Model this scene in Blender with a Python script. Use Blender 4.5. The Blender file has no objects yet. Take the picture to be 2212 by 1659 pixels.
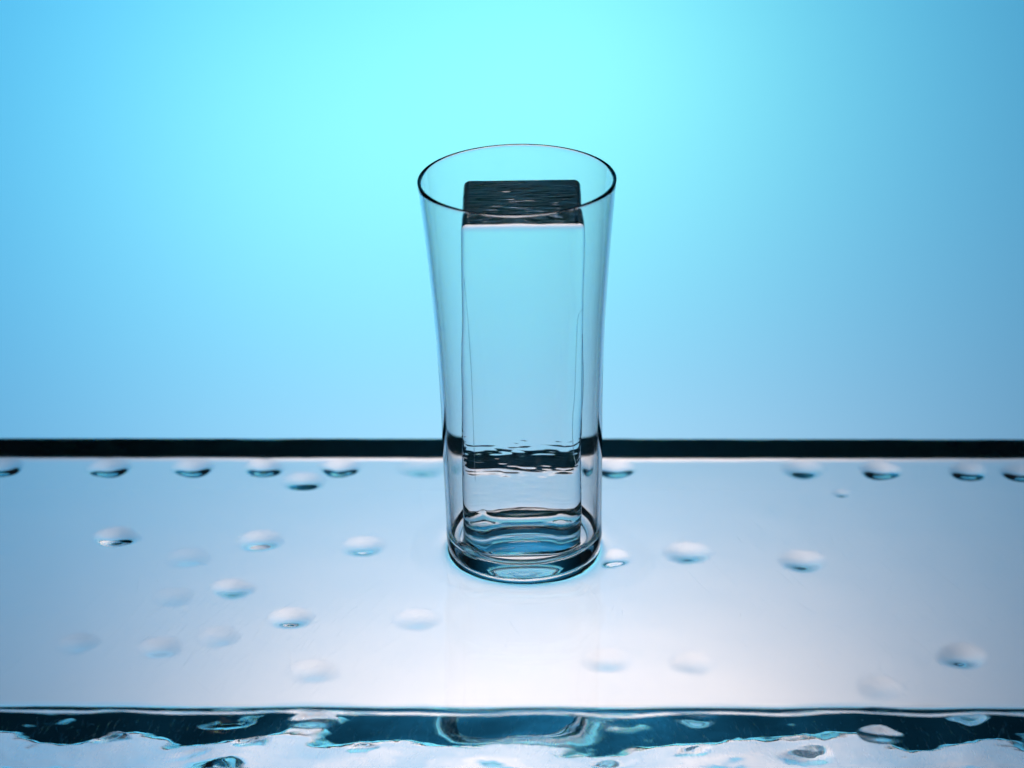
import bpy, math
import numpy as np

# ------------------------------------------------------------------ camera, world, exposure
MM = 0.001
scene = bpy.context.scene
FPX = 6790.0                                   # focal length in pixels of a 2212 px wide frame
PITCH = math.radians(24.8)
CAM = np.array([-4.284, -954.627, 502.718])    # mm; origin = centre of the glass base on the ice
cd = bpy.data.cameras.new("camera")
cd.sensor_width = 36.0
cd.lens = 36.0 * FPX / 2212.0
cd.clip_start = 0.01
cd.clip_end = 50.0
cd.dof.use_dof = True
cd.dof.focus_distance = 1.045
cd.dof.aperture_fstop = 8.5
cam = bpy.data.objects.new("camera", cd)
scene.collection.objects.link(cam)
cam.location = CAM * MM
cam.rotation_euler = (math.pi / 2 - PITCH, 0, 0)
scene.camera = cam

world = bpy.data.worlds.new("World")
scene.world = world
world.use_nodes = True
bg = world.node_tree.nodes["Background"]
bg.inputs[0].default_value = (0.35, 0.55, 0.75, 1)
bg.inputs[1].default_value = 0.012             # a dark studio

scene.view_settings.view_transform = 'Standard'
scene.view_settings.look = 'None'
scene.view_settings.exposure = 0
scene.view_settings.gamma = 1
cy = scene.cycles
cy.max_bounces = 40
cy.transmission_bounces = 36
cy.glossy_bounces = 24
cy.transparent_max_bounces = 16
cy.diffuse_bounces = 3
cy.caustics_reflective = True
cy.caustics_refractive = True
cy.blur_glossy = 0.0
cy.sample_clamp_indirect = 6.0
cy.use_denoising = True
cy.use_adaptive_sampling = False

# lamps inside the softbox: x, z (mm), distance behind the diffuser, brightness at the diffuser's nearest point (r,g,b)
SOFT_Y = 450.0
LAMPS = [
    (-65, 22, 440, (0.0, 0.508, 1.161)),
    (-105, -15, 150, (0.15, 0.33, 0.06)),
    (-70, -374, 152, (0.68, 0.53, 0.43)),
    (84, -374, 150, (0.72, 0.55, 0.44)),
    (15, -395, 150, (0.46, 0.33, 0.24)),
    (30, 20, 142, (0.20, 0.48, 0.08)),
    (10, 250, 72, (0.035, 0.42, 0.85)),      # added weak deep-blue fill above the baffle, for blue in the glass base
]
K_LAMP = 43.0
for lx, lz, h, col in LAMPS:
    ld = bpy.data.lights.new("softbox_bulb", 'POINT')
    m = max(col)
    ld.color = [c / m for c in col]
    ld.energy = K_LAMP * m * (h * MM) ** 2
    ld.shadow_soft_size = 0.012
    lo = bpy.data.objects.new("softbox_bulb", ld)
    lo.location = (lx * MM, (SOFT_Y + h) * MM, lz * MM)
    scene.collection.objects.link(lo)

# ------------------------------------------------------------------ helpers
RNG = np.random.default_rng(7)


def link(o, parent=None):
    scene.collection.objects.link(o)
    if parent is not None:
        o.parent = parent
    return o


def mesh_obj(name, V, Fc, mat, parent=None, smooth=True):
    me = bpy.data.meshes.new(name)
    me.from_pydata([tuple(v) for v in (np.asarray(V, float) * MM)], [], [tuple(int(i) for i in f) for f in Fc])
    me.update()
    if smooth:
        me.polygons.foreach_set("use_smooth", [True] * len(me.polygons))
    me.materials.append(mat)
    return link(bpy.data.objects.new(name, me), parent)


def tag(o, label=None, cat=None, group=None, kind=None):
    if label: o["label"] = label
    if cat: o["category"] = cat
    if group: o["group"] = group
    if kind: o["kind"] = kind
    return o


def waves(P, lam0, lam1, n, seed, aniso=(1, 1, 1)):
    """smooth random undulation, unit rms: a sum of sines of random directions"""
    r = np.random.default_rng(seed)
    P = np.asarray(P, float) * np.asarray(aniso, float)
    out = np.zeros(len(P))
    for _ in range(n):
        d = r.normal(size=3); d /= np.linalg.norm(d)
        lam = math.exp(r.uniform(math.log(lam0), math.log(lam1)))
        out += np.sin(P @ d * (2 * math.pi / lam) + r.uniform(0, 6.28))
    return out / math.sqrt(n / 2)


def grid_faces(nu, nv, wrap_u=False, wrap_v=False, off=0, flip=False):
    F = []
    for i in range(nu if wrap_u else nu - 1):
        i2 = (i + 1) % nu
        for j in range(nv if wrap_v else nv - 1):
            j2 = (j + 1) % nv
            q = (off + i * nv + j, off + i2 * nv + j, off + i2 * nv + j2, off + i * nv + j2)
            F.append(q[::-1] if flip else q)
    return F


def pix_dir(px, py):
    d = np.array([(px - 1106) / FPX, 0, 0]) \
        - np.array([0, math.sin(PITCH), math.cos(PITCH)]) * (py - 829.5) / FPX \
        + np.array([0, math.cos(PITCH), -math.sin(PITCH)])
    return d / np.linalg.norm(d)


N_ICE = 1.31
T_SLAB = 23.2


def under_slab(px, py):
    """point on the slab's underside seen (refracted through the top) at a pixel"""
    d = pix_dir(px, py)
    P = CAM + d * (-CAM[2] / d[2])
    t = d.copy(); t[:2] /= N_ICE
    t[2] = -math.sqrt(1 - t[0] ** 2 - t[1] ** 2)
    return P + t * (T_SLAB / -t[2])


# ------------------------------------------------------------------ materials
def new_mat(name):
    m = bpy.data.materials.new(name)
    m.use_nodes = True
    nt = m.node_tree
    for n in list(nt.nodes):
        nt.nodes.remove(n)
    out = nt.nodes.new("ShaderNodeOutputMaterial")
    return m, nt, out


def clear(name, ior, col, bump=None, rough=0.0):
    m, nt, out = new_mat(name)
    g = nt.nodes.new("ShaderNodeBsdfGlass")
    g.inputs["Color"].default_value = (*col, 1)
    g.inputs["IOR"].default_value = ior
    g.inputs["Roughness"].default_value = rough
    nt.links.new(g.outputs[0], out.inputs[0])
    if bump:
        scale, stretch, strength, dist = bump
        tc = nt.nodes.new("ShaderNodeTexCoord")
        mp = nt.nodes.new("ShaderNodeMapping")
        mp.inputs["Scale"].default_value = stretch
        nz = nt.nodes.new("ShaderNodeTexNoise")
        nz.inputs["Scale"].default_value = scale
        nz.inputs["Detail"].default_value = 3
        bp = nt.nodes.new("ShaderNodeBump")
        bp.inputs["Strength"].default_value = strength
        bp.inputs["Distance"].default_value = dist
        nt.links.new(tc.outputs["Object"], mp.inputs[0])
        nt.links.new(mp.outputs[0], nz.inputs["Vector"])
        nt.links.new(nz.outputs["Fac"], bp.inputs["Height"])
        nt.links.new(bp.outputs[0], g.inputs["Normal"])
    return m


def matte(name, col, rough=0.8, scale=60, lo=0.6):
    m, nt, out = new_mat(name)
    b = nt.nodes.new("ShaderNodeBsdfPrincipled")
    nz = nt.nodes.new("ShaderNodeTexNoise"); nz.inputs["Scale"].default_value = scale; nz.inputs["Detail"].default_value = 6
    rp = nt.nodes.new("ShaderNodeValToRGB")
    rp.color_ramp.elements[0].color = (*[c * lo for c in col], 1)
    rp.color_ramp.elements[1].color = (*[c * (2 - lo) for c in col], 1)
    rp.color_ramp.elements[0].position = 0.38; rp.color_ramp.elements[1].position = 0.62
    nt.links.new(nz.outputs["Fac"], rp.inputs[0])
    nt.links.new(rp.outputs[0], b.inputs["Base Color"])
    b.inputs["Roughness"].default_value = rough
    nt.links.new(b.outputs[0], out.inputs[0])
    return m


M_GLASS = clear("clear_glass", 1.50, (0.996, 0.998, 1.0))
M_SLAB = clear("clear_slab_ice", N_ICE, (0.994, 0.994, 0.996), bump=(40, (1, 1, 1), 0.05, 0.002))
M_SPEAR = clear("clear_spear_ice", N_ICE, (1.0, 1.0, 1.0))
M_WATER = clear("meltwater", 1.333, (0.998, 1.0, 1.0))
M_DROP = clear("drop_water", N_ICE, (0.99, 0.995, 1.0))
M_BLACK = matte("black_flock", (0.004, 0.006, 0.006), 0.95)
M_TABLE = matte("dark_green_tabletop", (0.012, 0.050, 0.042), 0.9, 45, 0.05)
M_FRAME = matte("black_anodised_stand", (0.003, 0.005, 0.006), 0.7)

m, nt, out = new_mat("diffuser_fabric")
tr = nt.nodes.new("ShaderNodeBsdfTranslucent")
tr.inputs[0].default_value = (0.8, 0.8, 0.8, 1)
nt.links.new(tr.outputs[0], out.inputs[0])
M_DIFF = m

m, nt, out = new_mat("frosty_scratch")
a = nt.nodes.new("ShaderNodeBsdfTransparent")
b = nt.nodes.new("ShaderNodeBsdfTranslucent"); b.inputs[0].default_value = (0.9, 0.95, 1, 1)
c = nt.nodes.new("ShaderNodeBsdfDiffuse"); c.inputs[0].default_value = (0.9, 0.95, 1, 1)
ad = nt.nodes.new("ShaderNodeAddShader")
mx = nt.nodes.new("ShaderNodeMixShader"); mx.inputs[0].default_value = 0.4
nt.links.new(b.outputs[0], ad.inputs[0]); nt.links.new(c.outputs[0], ad.inputs[1])
nt.links.new(a.outputs[0], mx.inputs[1]); nt.links.new(ad.outputs[0], mx.inputs[2])
nt.links.new(mx.outputs[0], out.inputs[0])
M_SCRATCH = m


def box(name, x0, x1, y0, y1, z0, z1, mat, parent=None, bev=1.5):
    """box with chamfered vertical and horizontal edges"""
    V, F = [], []
    import bmesh
    bm = bmesh.new()
    bmesh.ops.create_cube(bm, size=1)
    for v in bm.verts:
        v.co.x = ((x0 + x1) / 2 + v.co.x * (x1 - x0)) * MM
        v.co.y = ((y0 + y1) / 2 + v.co.y * (y1 - y0)) * MM
        v.co.z = ((z0 + z1) / 2 + v.co.z * (z1 - z0)) * MM
    bmesh.ops.bevel(bm, geom=list(bm.edges), offset=bev * MM, segments=2, affect='EDGES', profile=0.5)
    me = bpy.data.meshes.new(name)
    bm.to_mesh(me); bm.free()
    me.materials.append(mat)
    return link(bpy.data.objects.new(name, me), parent)


# ------------------------------------------------------------------ setting: dark tabletop, softbox, stands
FLOOR_Z = -520.0
tag(box("tabletop", -700, 700, -500, 1100, FLOOR_Z - 30, FLOOR_Z, M_TABLE), kind="structure")

soft = link(bpy.data.objects.new("softbox", None))
soft.location = (0, SOFT_Y * MM, FLOOR_Z * MM)
tag(soft, "pale blue glowing diffuser panel of a softbox behind the ice slab", "softbox")
SX, SZ0, SZ1, SD = 340.0, FLOOR_Z, 380.0, 520.0
inv = (0, -SOFT_Y * MM, -FLOOR_Z * MM)


def soft_part(o):
    o.parent = soft
    o.location = inv
    return o


d_ = soft_part(mesh_obj("diffuser", [(-SX, SOFT_Y, SZ0 + 12), (SX, SOFT_Y, SZ0 + 12), (SX, SOFT_Y, SZ1), (-SX, SOFT_Y, SZ1),
                                      (-SX, SOFT_Y + 0.4, SZ0 + 12)], [(0, 1, 2, 3)], M_DIFF, smooth=False))
soft_part(box("side_panel", -SX - 8, -SX + 0.5, SOFT_Y - 4, SOFT_Y + SD, SZ0, SZ1 + 8, M_BLACK))  # unseen black housing, added to stop bulb light spilling onto the slab
soft_part(box("side_panel", SX - 0.5, SX + 8, SOFT_Y - 4, SOFT_Y + SD, SZ0, SZ1 + 8, M_BLACK))
soft_part(box("top_panel", -SX + 1, SX - 1, SOFT_Y - 3, SOFT_Y + SD - 1, SZ1 - 0.5, SZ1 + 7, M_BLACK))
soft_part(box("bottom_panel", -SX + 1, SX - 1, SOFT_Y - 3, SOFT_Y + SD - 1, SZ0 + 1, SZ0 + 12.5, M_BLACK))
soft_part(box("added_baffle", -SX + 1, SX - 1, SOFT_Y + 1.5, SOFT_Y + SD - 9, 122, 126, M_BLACK))  # unseen baffle, added to keep the main bulbs off the diffuser's top
soft_part(box("back_panel", -SX + 1, SX - 1, SOFT_Y + SD - 8, SOFT_Y + SD - 2, SZ0 + 13, SZ1 - 1, M_BLACK))

# ------------------------------------------------------------------ the ice slab
Y0, Y1 = -108.0, 86.5      # front and back edge of the top
HX = 262.0
YAW = math.radians(-0.15)


def slab_section():
    """closed (y, z) loop, with the outward normal and a weight for each face: top, back, bottom, front"""
    pts, nrm, w = [], [], []

    def arc(cy_, cz_, r, a0, a1, n, wa, wb):
        for k in range(n):
            a = math.radians(a0 + (a1 - a0) * k / n)
            pts.append((cy_ + r * math.cos(a), cz_ + r * math.sin(a)))
            nrm.append((math.cos(a), math.sin(a)))
            t = k / n
            w.append(tuple((1 - t) * np.array(wa) + t * np.array(wb)))

    def seg(p, q, n, nn, wa):
        for k in range(n):
            t = k / n
            pts.append((p[0] + (q[0] - p[0]) * t, p[1] + (q[1] - p[1]) * t)); nrm.append(nn); w.append(wa)

    TOP, BACK, BOT, FRONT = (1, 0, 0, 0), (0, 1, 0, 0), (0, 0, 1, 0), (0, 0, 0, 1)
    rt, rb, rf, rq = 1.4, 2.2, 2.0, 0.8
    z0 = -T_SLAB
    seg((Y0 + rf, 0), (Y1 - rt, 0), 70, (0, 1), TOP)
    arc(Y1 - rt, -rt, rt, 90, 0, 5, TOP, BACK)
    seg((Y1, -rt), (Y1, z0 + rb), 16, (1, 0), BACK)
    arc(Y1 - rb, z0 + rb, rb, 0, -90, 6, BACK, BOT)
    seg((Y1 - rb, z0), (Y0 + rq, z0), 130, (0, -1), BOT)
    arc(Y0 + rq, z0 + rq, rq, -90, -180, 6, BOT, FRONT)
    seg((Y0, z0 + rq), (Y0, -rf), 36, (-1, 0), FRONT)
    arc(Y0 + rf, -rf, rf, 180, 90, 6, FRONT, TOP)
    return np.array(pts), np.array(nrm), np.array(w)


def top_wave(Q):
    return 0.010 * waves(Q, 40, 120, 14, 1)


def under_wave(Q):
    return 0.020 * waves(Q, 22, 90, 18, 3)


sp, sn, sw = slab_section()
sp[:, 0] += np.where(sp[:, 0] < 0, np.clip(1 - (sp[:, 0] - Y0) / 20, 0, 1), 0) * (-sp[:, 1]) * math.tan(math.radians(1.0))   # front leans under a little
sp[:, 0] += np.where(sp[:, 0] > 0, np.clip(1 - (Y1 - sp[:, 0]) / 20, 0, 1), 0) * (-sp[:, 1]) * math.tan(math.radians(10))    # back leans out
xs = np.linspace(-HX, HX, 380)
ns = len(sp)
P = np.zeros((len(xs), ns, 3))
P[:, :, 0] = xs[:, None]
P[:, :, 1:] = sp[None]
Pf = P.reshape(-1, 3)
W = np.tile(sw, (len(xs), 1))
disp = (W[:, 0] * top_wave(Pf)
        + W[:, 1] * (0.10 * waves(Pf, 18, 60, 14, 2) + 0.035 * waves(Pf, 4, 10, 14, 12))
        + W[:, 2] * under_wave(Pf)
        + W[:, 3] * (0.42 * waves(Pf, 26, 70, 12, 4) + 0.26 * waves(Pf, 11, 24, 16, 6) + 0.02 * waves(Pf, 4, 9, 14, 5)))
N3 = np.zeros_like(Pf)
N3[:, 1:] = np.tile(sn, (len(xs), 1))
Pf = Pf + N3 * disp[:, None]
faces = grid_faces(len(xs), ns, wrap_v=True)
V = list(Pf)
for i in (0, len(xs) - 1):
    c_ = len(V)
    V.append((xs[i], (Y0 + Y1) / 2, -T_SLAB / 2))
    for j in range(ns):
        a, b = i * ns + j, i * ns + (j + 1) % ns
        faces.append((a, b, c_) if i == 0 else (b, a, c_))
slab = mesh_obj("ice_slab", V, faces, M_SLAB)
slab.rotation_euler = (0, 0, YAW)
tag(slab, "long thick slab of clear ice carrying the tall drinking glass", "ice slab")

for s in (-1, 1):
    xa, xb = sorted((s * 226, s * 258))
    tag(box("slab_stand", xa, xb, -100, 80, FLOOR_Z, -T_SLAB - 0.15, M_FRAME, bev=3),
        "black upright block holding up one end of the ice slab", "stand", "stands under the slab's ends")

# fine scratches in the slab's top and front
sv, sf = [], []


def scratch(p, q, z, wid, axis, bow):
    p, q = np.array(p, float), np.array(q, float)
    n = 6
    d = q - p; L = np.linalg.norm(d); d /= L
    nrm = np.array([-d[1], d[0]])
    base = len(sv)
    for k in range(n):
        t = k / (n - 1)
        c = p + (q - p) * t + nrm * bow * math.sin(math.pi * t)
        ww = wid * (0.25 + 0.75 * math.sin(math.pi * min(max(t, .08), .92)))
        for s in (-1, 1):
            r = c + nrm * s * ww
            sv.append((r[0], r[1], z) if axis == 'top' else (r[0], z, r[1]))
    for k in range(n - 1):
        a = base + 2 * k
        sf.append((a, a + 1, a + 3, a + 2))


for k in range(520):
    side = RNG.random()
    if side < 0.45:
        x = RNG.normal(-95, 28); y = RNG.uniform(-104, -40); ang = math.radians(RNG.normal(66, 5))
    elif side < 0.8:
        x = RNG.normal(125, 28); y = RNG.uniform(-104, 30); ang = math.radians(RNG.normal(114, 5))
    else:
        x = RNG.uniform(-150, 150); y = RNG.uniform(-104, 60); ang = math.radians(RNG.uniform(50, 130))
    L = RNG.gamma(2.0, 4.0)
    p = (x, y); q = (x + L * math.cos(ang), min(y + L * math.sin(ang), 80))
    if q[1] - p[1] < 0.5: continue
    scratch(p, q, 0.045, RNG.uniform(0.010, 0.024), 'top', RNG.normal(0, L * 0.02))
for k in range(900):
    x = RNG.uniform(-165, 165); z = RNG.uniform(-20, -3); ang = math.radians(RNG.normal(60 if x < 20 else 115, 16))
    L = RNG.gamma(2.0, 1.4)
    q = (x + L * math.cos(ang), z + L * math.sin(ang))
    if not (-20 < q[1] < -2.6): continue
    scratch((x, z), q, Y0 - 0.42, RNG.uniform(0.012, 0.035), 'front', RNG.normal(0, L * 0.05))
tag(mesh_obj("surface_scratches", sv, sf, M_SCRATCH, slab), kind="stuff")

# ------------------------------------------------------------------ water drops hanging under the slab
# pixel x, y (2212 px frame), half width in px, height in mm, class
DROPS = [
    (6, 1010, 42, 1.25, 'row'), (235, 1011, 44, 1.3, 'row'), (416, 1011, 43, 1.3, 'row'), (570, 1011, 42, 1.3, 'row'),
    (735, 1011, 42, 1.3, 'row'), (1330, 1013, 42, 1.25, 'rowglass'), (1903, 1017, 43, 1.25, 'rowsparse'), (2093, 1019, 42, 1.15, 'rowsparse'),
    (2206, 1021, 42, 1.15, 'rowsparse'), (1735, 1014, 46, 0.72, 'rowfaint'), (912, 1010, 50, 0.5, 'rowfaint'),
    (655, 1040, 44, 0.85, 'dot'), (1818, 1066, 20, 0.22, 'tiny'),
    (250, 1160, 46, 1.05, 'steep'),
    (562, 1168, 48, 0.68, 'bluenext'), (785, 1180, 46, 0.55, 'bluemid'), (502, 1272, 45, 0.52, 'blue'), (628, 1335, 47, 0.58, 'blue'),
    (1485, 1194, 50, 0.55, 'bluenear'), (1735, 1212, 50, 0.6, 'bluefar'),
    (1322, 1206, 40, 0.7, 'glass'),
    (2080, 1418, 54, 0.65, 'corner'),
    (405, 1205, 45, 0.28, 'faint'), (470, 1376, 45, 0.28, 'faint'), (165, 1390, 45, 0.3, 'faint'), (345, 1399, 46, 0.4, 'faint'),
    (900, 1338, 48, 0.3, 'faint'), (675, 1450, 52, 0.36, 'faint'), (1310, 1426, 52, 0.42, 'faint'), (1495, 1432, 48, 0.25, 'faint'),
    (1900, 1485, 50, 0.28, 'faint'), (372, 1290, 42, 0.2, 'faint'),
]
LBL = {
    'row': "dark-edged water drop in the evenly spaced run along the slab's back edge",
    'rowsparse': "dark-edged water drop in the sparse end of the row along the slab's back edge",
    'rowglass': "dark-edged water drop of the back-edge row, partly hidden behind the glass",
    'rowfaint': "faint shallow water drop among the dark drops along the slab's back edge",
    'dot': "water drop with a small dark spot just in front of the back-edge row",
    'tiny': "tiny pale water drop just in front of the back-edge row",
    'steep': "single bulging water drop, half white half dark, away from the back row",
    'blue': "white-topped blue-edged water drop in the loose cluster in front of the bulging drop",
    'bluenext': "white-topped blue-edged water drop next in line from the bulging half-dark drop",
    'bluemid': "white-topped blue-edged water drop last in the bulging drop's line before the glass",
    'bluenear': "white-topped blue-edged water drop, nearer of two across the glass from the bulging drop",
    'bluefar': "white-topped blue-edged water drop, farther of two across the glass from the bulging drop",
    'glass': "small blue-edged water drop under the slab right against the glass base",
    'corner': "grey-shaded water drop alone near the front corner of the slab",
    'faint': "very faint flat water drop in the slab's front half without a blue edge",
}
GRP = {'row': "evenly spaced dark drops along the back edge", 'rowsparse': "sparse dark drops along the back edge", 'rowfaint': "faint drops along the back edge",
       'blue': "blue-edged drops under the slab", 'faint': "faint drops under the slab"}


EPS = 0.015


def drop_mesh(B, R, h, seed):
    """lens of water: its upper skin lies just inside the ice, its lower one meets the underside at a small angle"""
    r = np.random.default_rng(seed)
    nr, na = 20, 44
    ph = r.uniform(0, 6.28, 3); am = r.uniform(0.01, 0.045, 3)
    ph2 = r.uniform(0, 6.28)
    V = [(0, 0, -h + EPS)]
    for i in range(1, nr + 1):
        t = i / nr
        for k in range(na):
            a = 2 * math.pi * k / na
            rr = R * t * (1 + t * sum(am[q] * math.cos((q + 2) * a + ph[q]) for q in range(3)))
            V.append((rr * math.cos(a), rr * math.sin(a), -h * (1 + 0.12 * t * math.cos(a - ph2)) * (1 - t * t) ** 2 + EPS))
    nb = len(V)
    V += [(x, y, EPS + 0.006 * (1 - min(1, (x * x + y * y) / (R * R)))) for x, y, z in V]
    for k in range(na):
        V[nb + nb - na + k] = V[nb - na + k]
    V = np.array(V)
    cs, sn_ = math.cos(-YAW), math.sin(-YAW)
    wx, wy = V[:, 0] + B[0], V[:, 1] + B[1]
    V[:, 2] -= under_wave(np.column_stack([wx * cs - wy * sn_, wx * sn_ + wy * cs, np.full(len(V), -T_SLAB)]))
    F = []
    for o, fl in ((0, 1), (nb, -1)):
        for k in range(na):
            F.append((o, o + 1 + (k + 1) % na, o + 1 + k)[::fl])
        for i in range(nr - 1):
            for k in range(na):
                a, b = o + 1 + i * na + k, o + 1 + i * na + (k + 1) % na
                F.append((a, b, b + na, a + na)[::fl])
    return V, F


for i, (px, py, hw, h, c) in enumerate(DROPS):
    B = under_slab(px, py)
    R = hw * np.linalg.norm(B - CAM) / FPX * 1.12
    V, F = drop_mesh(B, R, h * (1.0 if c == 'faint' else 1.35), 100 + i)
    o = mesh_obj("water_drop", V, F, M_DROP)
    o.location = (B[0] * MM, B[1] * MM, (-T_SLAB) * MM)
    tag(o, LBL[c], "water drop", GRP.get(c))

# ------------------------------------------------------------------ the glass
LEAN = math.radians(-1.15)
OUT = [(2.0, 26.1), (4.0, 26.5), (10, 26.5), (32, 26.9), (58, 27.25), (83.5, 28.3), (100, 29.45), (116.6, 30.75), (126, 31.6), (135.0, 32.45)]
oz, orr = np.array(OUT).T


def r_out(z):
    # smooth interpolation (monotone cubic through the measured radii)
    z = np.asarray(z, float)
    k = np.clip(np.searchsorted(oz, z) - 1, 0, len(oz) - 2)
    h = oz[k + 1] - oz[k]
    sl = np.gradient(orr, oz)
    t = (z - oz[k]) / h
    return ((2 * t ** 3 - 3 * t ** 2 + 1) * orr[k] + (t ** 3 - 2 * t ** 2 + t) * h * sl[k]
            + (-2 * t ** 3 + 3 * t ** 2) * orr[k + 1] + (t ** 3 - t ** 2) * h * sl[k + 1])


def wall(z):
    return 1.25 + 0.35 * np.clip((70 - np.asarray(z, float)) / 60, 0, 1) ** 1.3


def r_in(z):
    return r_out(z) - wall(z)


FLOOR = 5.2
prof = [(0, 1.2), (5, 1.17), (10, 1.05), (15, 0.8), (19, 0.45), (21.5, 0.2), (23.2, 0.08), (24.3, 0.25), (25.2, 0.7), (25.8, 1.3)]
for z in np.linspace(2.0, 134.0, 90): prof.append((float(r_out(z)), float(z)))
zt = 135.0; rw = float(r_out(zt)); iw = rw - 1.25
for a in np.linspace(20, 160, 8):
    prof.append(((rw + iw) / 2 + 0.62 * math.cos(math.radians(a)), 134.35 + 0.65 * math.sin(math.radians(a))))
for z in np.linspace(134.0, FLOOR + 3.8, 88): prof.append((float(r_in(z)), float(z)))
ri = float(r_in(FLOOR + 3.8)); rf = 3.8
for a in np.linspace(0, 90, 10)[1:]:
    prof.append((ri - rf + rf * math.cos(math.radians(a)), FLOOR + rf - rf * math.sin(math.radians(a))))
for r in (15, 10, 5, 0): prof.append((r, FLOOR))


def lathe(prof, n=160):
    V, F = [], []
    idx = []
    for r, z in prof:
        if r == 0:
            idx.append([len(V)]); V.append((0, 0, z))
        else:
            b = len(V)
            for k in range(n):
                a = 2 * math.pi * k / n
                V.append((r * math.cos(a), r * math.sin(a), z))
            idx.append(list(range(b, b + n)))
    for A, B in zip(idx, idx[1:]):
        for k in range(n):
            k2 = (k + 1) % n
            if len(A) == 1: F.append((A[0], B[k2], B[k]))
            elif len(B) == 1: F.append((A[k], A[k2], B[0]))
            else: F.append((A[k], A[k2], B[k2], B[k]))
    return V, F


V, F = lathe(prof)
glass = mesh_obj("drinking_glass", V, F, M_GLASS)
glass.location = (0, 0, 0.25 * MM)
glass.rotation_euler = (0, LEAN, 0)
tag(glass, "tall clear flared tumbler with a thick base standing on the ice slab", "glass")

# ------------------------------------------------------------------ the ice spear in the glass
SXC, SYC = -0.9, 0.6          # centre of the spear at its foot
HWX, HWY, RC = 19.5, 19.4, 2.4
Z_BOT = FLOOR + 0.25 - 0.07


def z_bot(x):                 # the glass floor leans with the glass
    return Z_BOT + 0.02 * (x + SXC)


def rrect(a, hx, hy, rc):
    """points along a rounded rectangle, parameter a in 0..1, even along the perimeter, starting at +x,-y corner"""
    sx, sy, q = 2 * (hx - rc), 2 * (hy - rc), rc * math.pi / 2
    tot = 2 * (sx + sy) + 4 * q
    s = (a % 1.0) * tot
    for (L, kind, par) in ((sy, 's', 0), (q, 'c', 0), (sx, 's', 1), (q, 'c', 1), (sy, 's', 2), (q, 'c', 2), (sx, 's', 3), (q, 'c', 3)):
        if s <= L: break
        s -= L
    if kind == 's':
        t = s
        return [((hx, -hy + rc + t), (1, 0)), ((hx - rc - t, hy), (0, 1)), ((-hx, hy - rc - t), (-1, 0)), ((-hx + rc + t, -hy), (0, -1))][par]
    ang = s / rc + par * math.pi / 2
    cx, cy_ = [(hx - rc, hy - rc), (-hx + rc, hy - rc), (-hx + rc, -hy + rc), (hx - rc, -hy + rc)][par]
    return ((cx + rc * math.cos(ang), cy_ + rc * math.sin(ang)), (math.cos(ang), math.sin(ang)))


NA = 320


def corner(z):
    """the corners are melted away where they touch the glass: corner radius that fits the bore at height z"""
    R = float(r_in(max(z, FLOOR + 3.8))) - 0.55
    lo_, hi_ = RC, 14.0
    fits = lambda c: math.hypot(HWX - c, HWY - c) + c <= R
    if fits(lo_): return lo_
    for _ in range(40):
        mid = (lo_ + hi_) / 2
        if fits(mid): hi_ = mid
        else: lo_ = mid
    return hi_


def section(rc):
    q = [rrect(k / NA, HWX, HWY, rc) for k in range(NA)]
    return np.array([v[0] for v in q]), np.array([v[1] for v in q])


sxy, snr = section(RC)              # at the top
fxy, fnr = section(corner(FLOOR))   # at the foot


def top_z(x, y):
    return 126.9 + y * 0.03 + 0.25 * x / 20


zfr = np.linspace(0, 1, 480)
BEV = 2.0
rows, nrows = [], []
for t in zfr:
    zm = FLOOR + t * 120.0
    cxy, cnr = section(corner(zm) if t < 0.97 else RC)
    zb_ = z_bot(cxy[:, 0]) + 0.9
    z = zb_ + t * (top_z(cxy[:, 0], cxy[:, 1]) - BEV - zb_)
    rows.append(np.column_stack([cxy, z])); nrows.append(np.column_stack([cnr, np.zeros(NA)]))
S = np.array(rows).reshape(-1, 3)
Nn = np.array(nrows).reshape(-1, 3)
fr = np.clip(-Nn[:, 1], 0, 1); bk = np.clip(Nn[:, 1], 0, 1); sd = np.abs(Nn[:, 0])
dsp = (fr * (0.04 * waves(S, 25, 70, 12, 31))
       + bk * (0.05 * waves(S, 25, 70, 12, 32) + (0.015 + 0.006 * np.clip((75 - S[:, 2]) / 40, 0, 1)) * waves(S, 0.8, 2.8, 50, 33, (0.22, 0.22, 1)))
       + sd * (0.12 * waves(S, 18, 60, 12, 34) + 0.01 * waves(S, 2, 5, 16, 35)))
# melted-in foot
foot = np.exp(-(S[:, 2] - Z_BOT) / 4.0)
S = S + Nn * (dsp - 0.3 * foot)[:, None]
V = [tuple(v) for v in S]
F = grid_faces(len(zfr), NA, wrap_v=True, flip=False)
# rounded top edge and top face: concentric rings
last = (len(zfr) - 1) * NA
rings = [(BEV * (1 - math.cos(a)), BEV * math.sin(a)) for a in np.radians([22, 45, 68, 90])]
cur = [last + k for k in range(NA)]
base_xy = S[last:last + NA, :2]
pts_ring = []
for ins, dz in rings:
    xy = base_xy - snr * ins
    pts_ring.append((xy, np.full(NA, dz)))
inner = base_xy - snr * BEV
for sc in np.linspace(1, 0.02, 64)[1:]:
    pts_ring.append((inner * sc, np.full(NA, BEV)))
for xy, dz in pts_ring:
    z = top_z(xy[:, 0], xy[:, 1]) - BEV + dz
    Pq = np.column_stack([xy, z])
    z = z + (0.024 * waves(Pq, 1.1, 3.2, 46, 41, (0.22, 1, 0.2)) + 0.03 * waves(Pq, 8, 25, 10, 42)) * np.clip(dz / BEV, 0, 1)
    b = len(V)
    V += [(x, y, zz) for (x, y), zz in zip(xy, z)]
    F += [(cur[k], cur[(k + 1) % NA], b + (k + 1) % NA, b + k) for k in range(NA)]
    cur = list(range(b, b + NA))
b = len(V); V.append((0, 0, float(top_z(0, 0))))
F += [(cur[k], cur[(k + 1) % NA], b) for k in range(NA)]
cur = list(range(NA))
foot_xy = S[:NA, :2]
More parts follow.
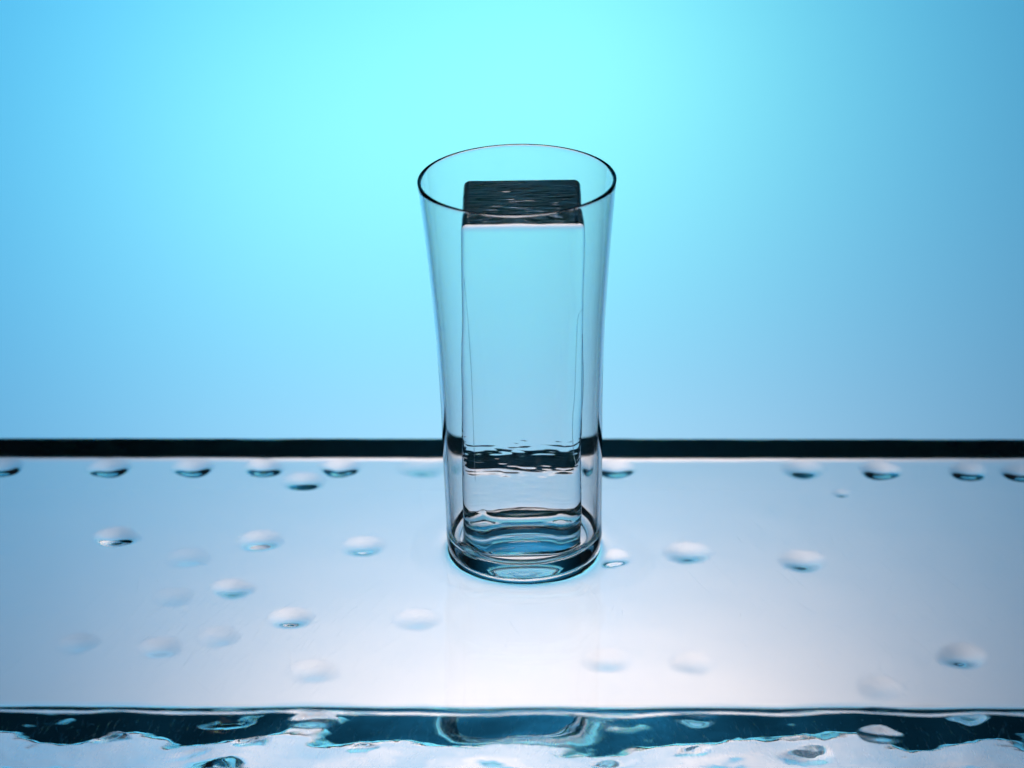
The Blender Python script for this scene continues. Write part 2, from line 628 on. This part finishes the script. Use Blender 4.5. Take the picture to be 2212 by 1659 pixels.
for ins, up in [(0.9 * (1 - math.cos(a)), 0.9 - 0.9 * math.sin(a)) for a in np.radians([30, 60, 90])] + [(0, -1), (0, -2), (0, -3), (0, -4), (0, -5)]:
    if up >= 0:
        xy = foot_xy - fnr * ins; z = z_bot(xy[:, 0]) + up
    else:
        xy = (foot_xy - fnr * 0.9) * (0.97, 0.8, 0.55, 0.3, 0.05)[int(-up) - 1]; z = z_bot(xy[:, 0])
    b = len(V)
    V += [(x, y, zz) for (x, y), zz in zip(xy, z)]
    F += [(cur[(k + 1) % NA], cur[k], b + k, b + (k + 1) % NA) for k in range(NA)]
    cur = list(range(b, b + NA))
b = len(V); V.append((0, 0, float(z_bot(0))))
F += [(cur[(k + 1) % NA], cur[k], b) for k in range(NA)]
spear = mesh_obj("ice_spear", V, F, M_SPEAR)
spear.location = (SXC * MM, SYC * MM, 0)
tag(spear, "clear rectangular ice spear standing upright inside the tall glass", "ice spear")


def tube(name, pts, rad, mat, parent):
    pts = np.array(pts, float)
    n = 8
    V, F = [], []
    tg = np.gradient(pts, axis=0); tg /= np.linalg.norm(tg, axis=1)[:, None]
    for i, (p, t) in enumerate(zip(pts, tg)):
        u = np.cross(t, (0, 1, 0)); u /= np.linalg.norm(u); w = np.cross(t, u)
        r = rad * (0.35 if i in (0, len(pts) - 1) else 1)
        for k in range(n):
            a = 2 * math.pi * k / n
            V.append(p + r * (u * math.cos(a) + w * math.sin(a)))
    F = grid_faces(len(pts), n, wrap_v=True)
    F.append(tuple(range(n))[::-1]); F.append(tuple(range((len(pts) - 1) * n, len(pts) * n)))
    return mesh_obj(name, V, F, mat, parent)


def on_front(px, py):
    """point on the spear's front face seen at a pixel (spear coordinates)"""
    d = pix_dir(px, py)
    t = (SYC - HWY - CAM[1]) / d[1]
    P = CAM + d * t
    return np.array([P[0] - SXC, -HWY - 0.03, P[2]])


def smooth_path(pp, n=60):
    pp = np.array(pp, float)
    q = np.concatenate([[0], np.cumsum(np.linalg.norm(np.diff(pp, axis=0), axis=1))])
    t = np.linspace(0, q[-1], n)
    P = np.column_stack([np.interp(t, q, pp[:, i]) for i in range(pp.shape[1])])
    for _ in range(2):
        P[1:-1] = (P[:-2] + 2 * P[1:-1] + P[2:]) / 4
    return P


melt = [(1256, 667), (1249, 670), (1245, 690), (1242, 760), (1240, 830), (1238, 870), (1235, 890), (1234, 940), (1237, 985), (1244, 1010)]
tube("melt_line", [on_front(*p) for p in smooth_path(melt)], 0.11, M_WATER, spear)
tube("melt_line", [on_front(*p) for p in smooth_path([(1247, 1000), (1250, 960), (1256, 940), (1257, 880), (1256, 800), (1255, 720)])], 0.11, M_WATER, spear)
tube("melt_line", [on_front(*p) for p in smooth_path([(1004, 600), (1012, 680), (1020, 800), (1026, 960), (1029, 1040)])], 0.09, M_WATER, spear)

# ------------------------------------------------------------------ meltwater round the spear's foot in the glass
NA2, NG = 240, 14
Zw = FLOOR + 1.8
ang = np.linspace(0, 2 * math.pi, NA2, endpoint=False)
# radius of the spear outline along each angle (about the glass axis)
ex = fxy - fnr * 0.5 + np.array([SXC, SYC])
ea = np.unwrap(np.arctan2(ex[:, 1], ex[:, 0])); er = np.hypot(ex[:, 0], ex[:, 1])
o_ = np.argsort(ea % (2 * math.pi))
rin_w = np.interp(ang, (ea % (2 * math.pi))[o_], er[o_], period=2 * math.pi)
rin_w = np.minimum(rin_w, float(r_in(12)) - 0.15)
V, F = [], []
top, bot = [], []
for i in range(NG + 1):
    u = i / NG
    rout = float(r_in(Zw + 1)) + 0.12
    r = rin_w + (rout - rin_w) * u
    gap = rout - rin_w
    dw, ds = (rout - r), (r - rin_w)
    z = Zw + 0.9 * np.exp(-dw / 1.0) + 0.9 * np.exp(-ds / 1.0) + 5.0 * np.exp(-gap / 1.3)
    top.append(np.column_stack([r * np.cos(ang), r * np.sin(ang), z]))
    # floor follows the fillet of the glass
    q = np.clip(r - (ri - rf), 0, rf - 0.01)
    zb = FLOOR + rf - np.sqrt(rf * rf - q * q) - 0.12
    zb = np.minimum(zb, z - 0.4)
    bot.append(np.column_stack([r * np.cos(ang), r * np.sin(ang), zb]))
V = list(np.concatenate(top)) + list(np.concatenate(bot))
n1 = (NG + 1) * NA2
F = grid_faces(NG + 1, NA2, wrap_v=True)
F += grid_faces(NG + 1, NA2, wrap_v=True, off=n1, flip=True)
for i, fl in ((0, False), (NG, True)):
    for k in range(NA2):
        a, b = i * NA2 + k, i * NA2 + (k + 1) % NA2
        q = (a, b, b + n1, a + n1)
        F.append(q[::-1] if not fl else q)
pool = mesh_obj("meltwater_pool", V, F, M_WATER)
pool.location = (0, 0, 0.25 * MM)
pool.rotation_euler = (0, LEAN, 0)
tag(pool, "shallow meltwater pooled in the glass around the ice spear's foot", "water")

# ------------------------------------------------------------------ water film round the foot of the glass on the slab
NA3 = 160
ang = np.linspace(0, 2 * math.pi, NA3, endpoint=False)
ext = 38.0 + 1.2 * np.cos(2 * ang + 1) + 1.0 * np.cos(3 * ang + 2) + 7 * np.exp(-((np.angle(np.exp(1j * (ang + 0.35)))) / 0.45) ** 2)
cols = []
for r0, z in ((21.6, -0.012), (21.8, 0.20), (22.4, 0.45), (23.4, 0.5), (24.4, 0.75), (25.2, 1.2), (26.0, 1.75)):
    cols.append((np.full(NA3, r0), np.full(NA3, z)))
for u in (np.linspace(0, 1, 26)[1:]) ** 1.5:
    r = 26.0 + (ext - 26.0) * u
    d_r = r - 26.0
    lam = (ext - 26.0) / 6.5
    cols.append((r, (1.5 * np.exp(-d_r / (0.75 * lam)) + 0.24 * np.exp(-(d_r / (3.0 * lam)) ** 2)) * (1 - u) ** 2.5 - 0.012))
V = []
for r, z in cols: V += list(np.column_stack([r * np.cos(ang), r * np.sin(ang), z]))
n1 = len(V)
for r, z in cols: V += list(np.column_stack([r * np.cos(ang), r * np.sin(ang), np.full(NA3, -0.012) - 0.006 * (np.abs(z + 0.012) > 1e-6)]))
V = np.array(V)
V[:, 2] += top_wave(np.column_stack([V[:, :2], np.zeros(len(V))]))
nc = len(cols)
F = grid_faces(nc, NA3, wrap_v=True, flip=False) + grid_faces(nc, NA3, wrap_v=True, off=n1, flip=True)
ring = mesh_obj("water_ring", V, F, M_WATER)
tag(ring, "thin ring of water wetting the slab around the glass base", "water")
if ring.data.polygons[0].normal.z + ring.data.polygons[NA3 * 10].normal.z < 0:
    ring.data.flip_normals()
for o in scene.objects:
    if o.name.startswith("water_drop") and o.data.polygons[0].normal.z > 0:
        o.data.flip_normals()

# make every closed mesh point outwards
import bmesh
for o in list(scene.objects):
    if o.type == 'MESH' and o.name.split('.')[0] in ("ice_slab", "drinking_glass", "ice_spear", "meltwater_pool", "melt_line"):
        bm = bmesh.new(); bm.from_mesh(o.data)
        bmesh.ops.recalc_face_normals(bm, faces=bm.faces)
        bm.to_mesh(o.data); bm.free()
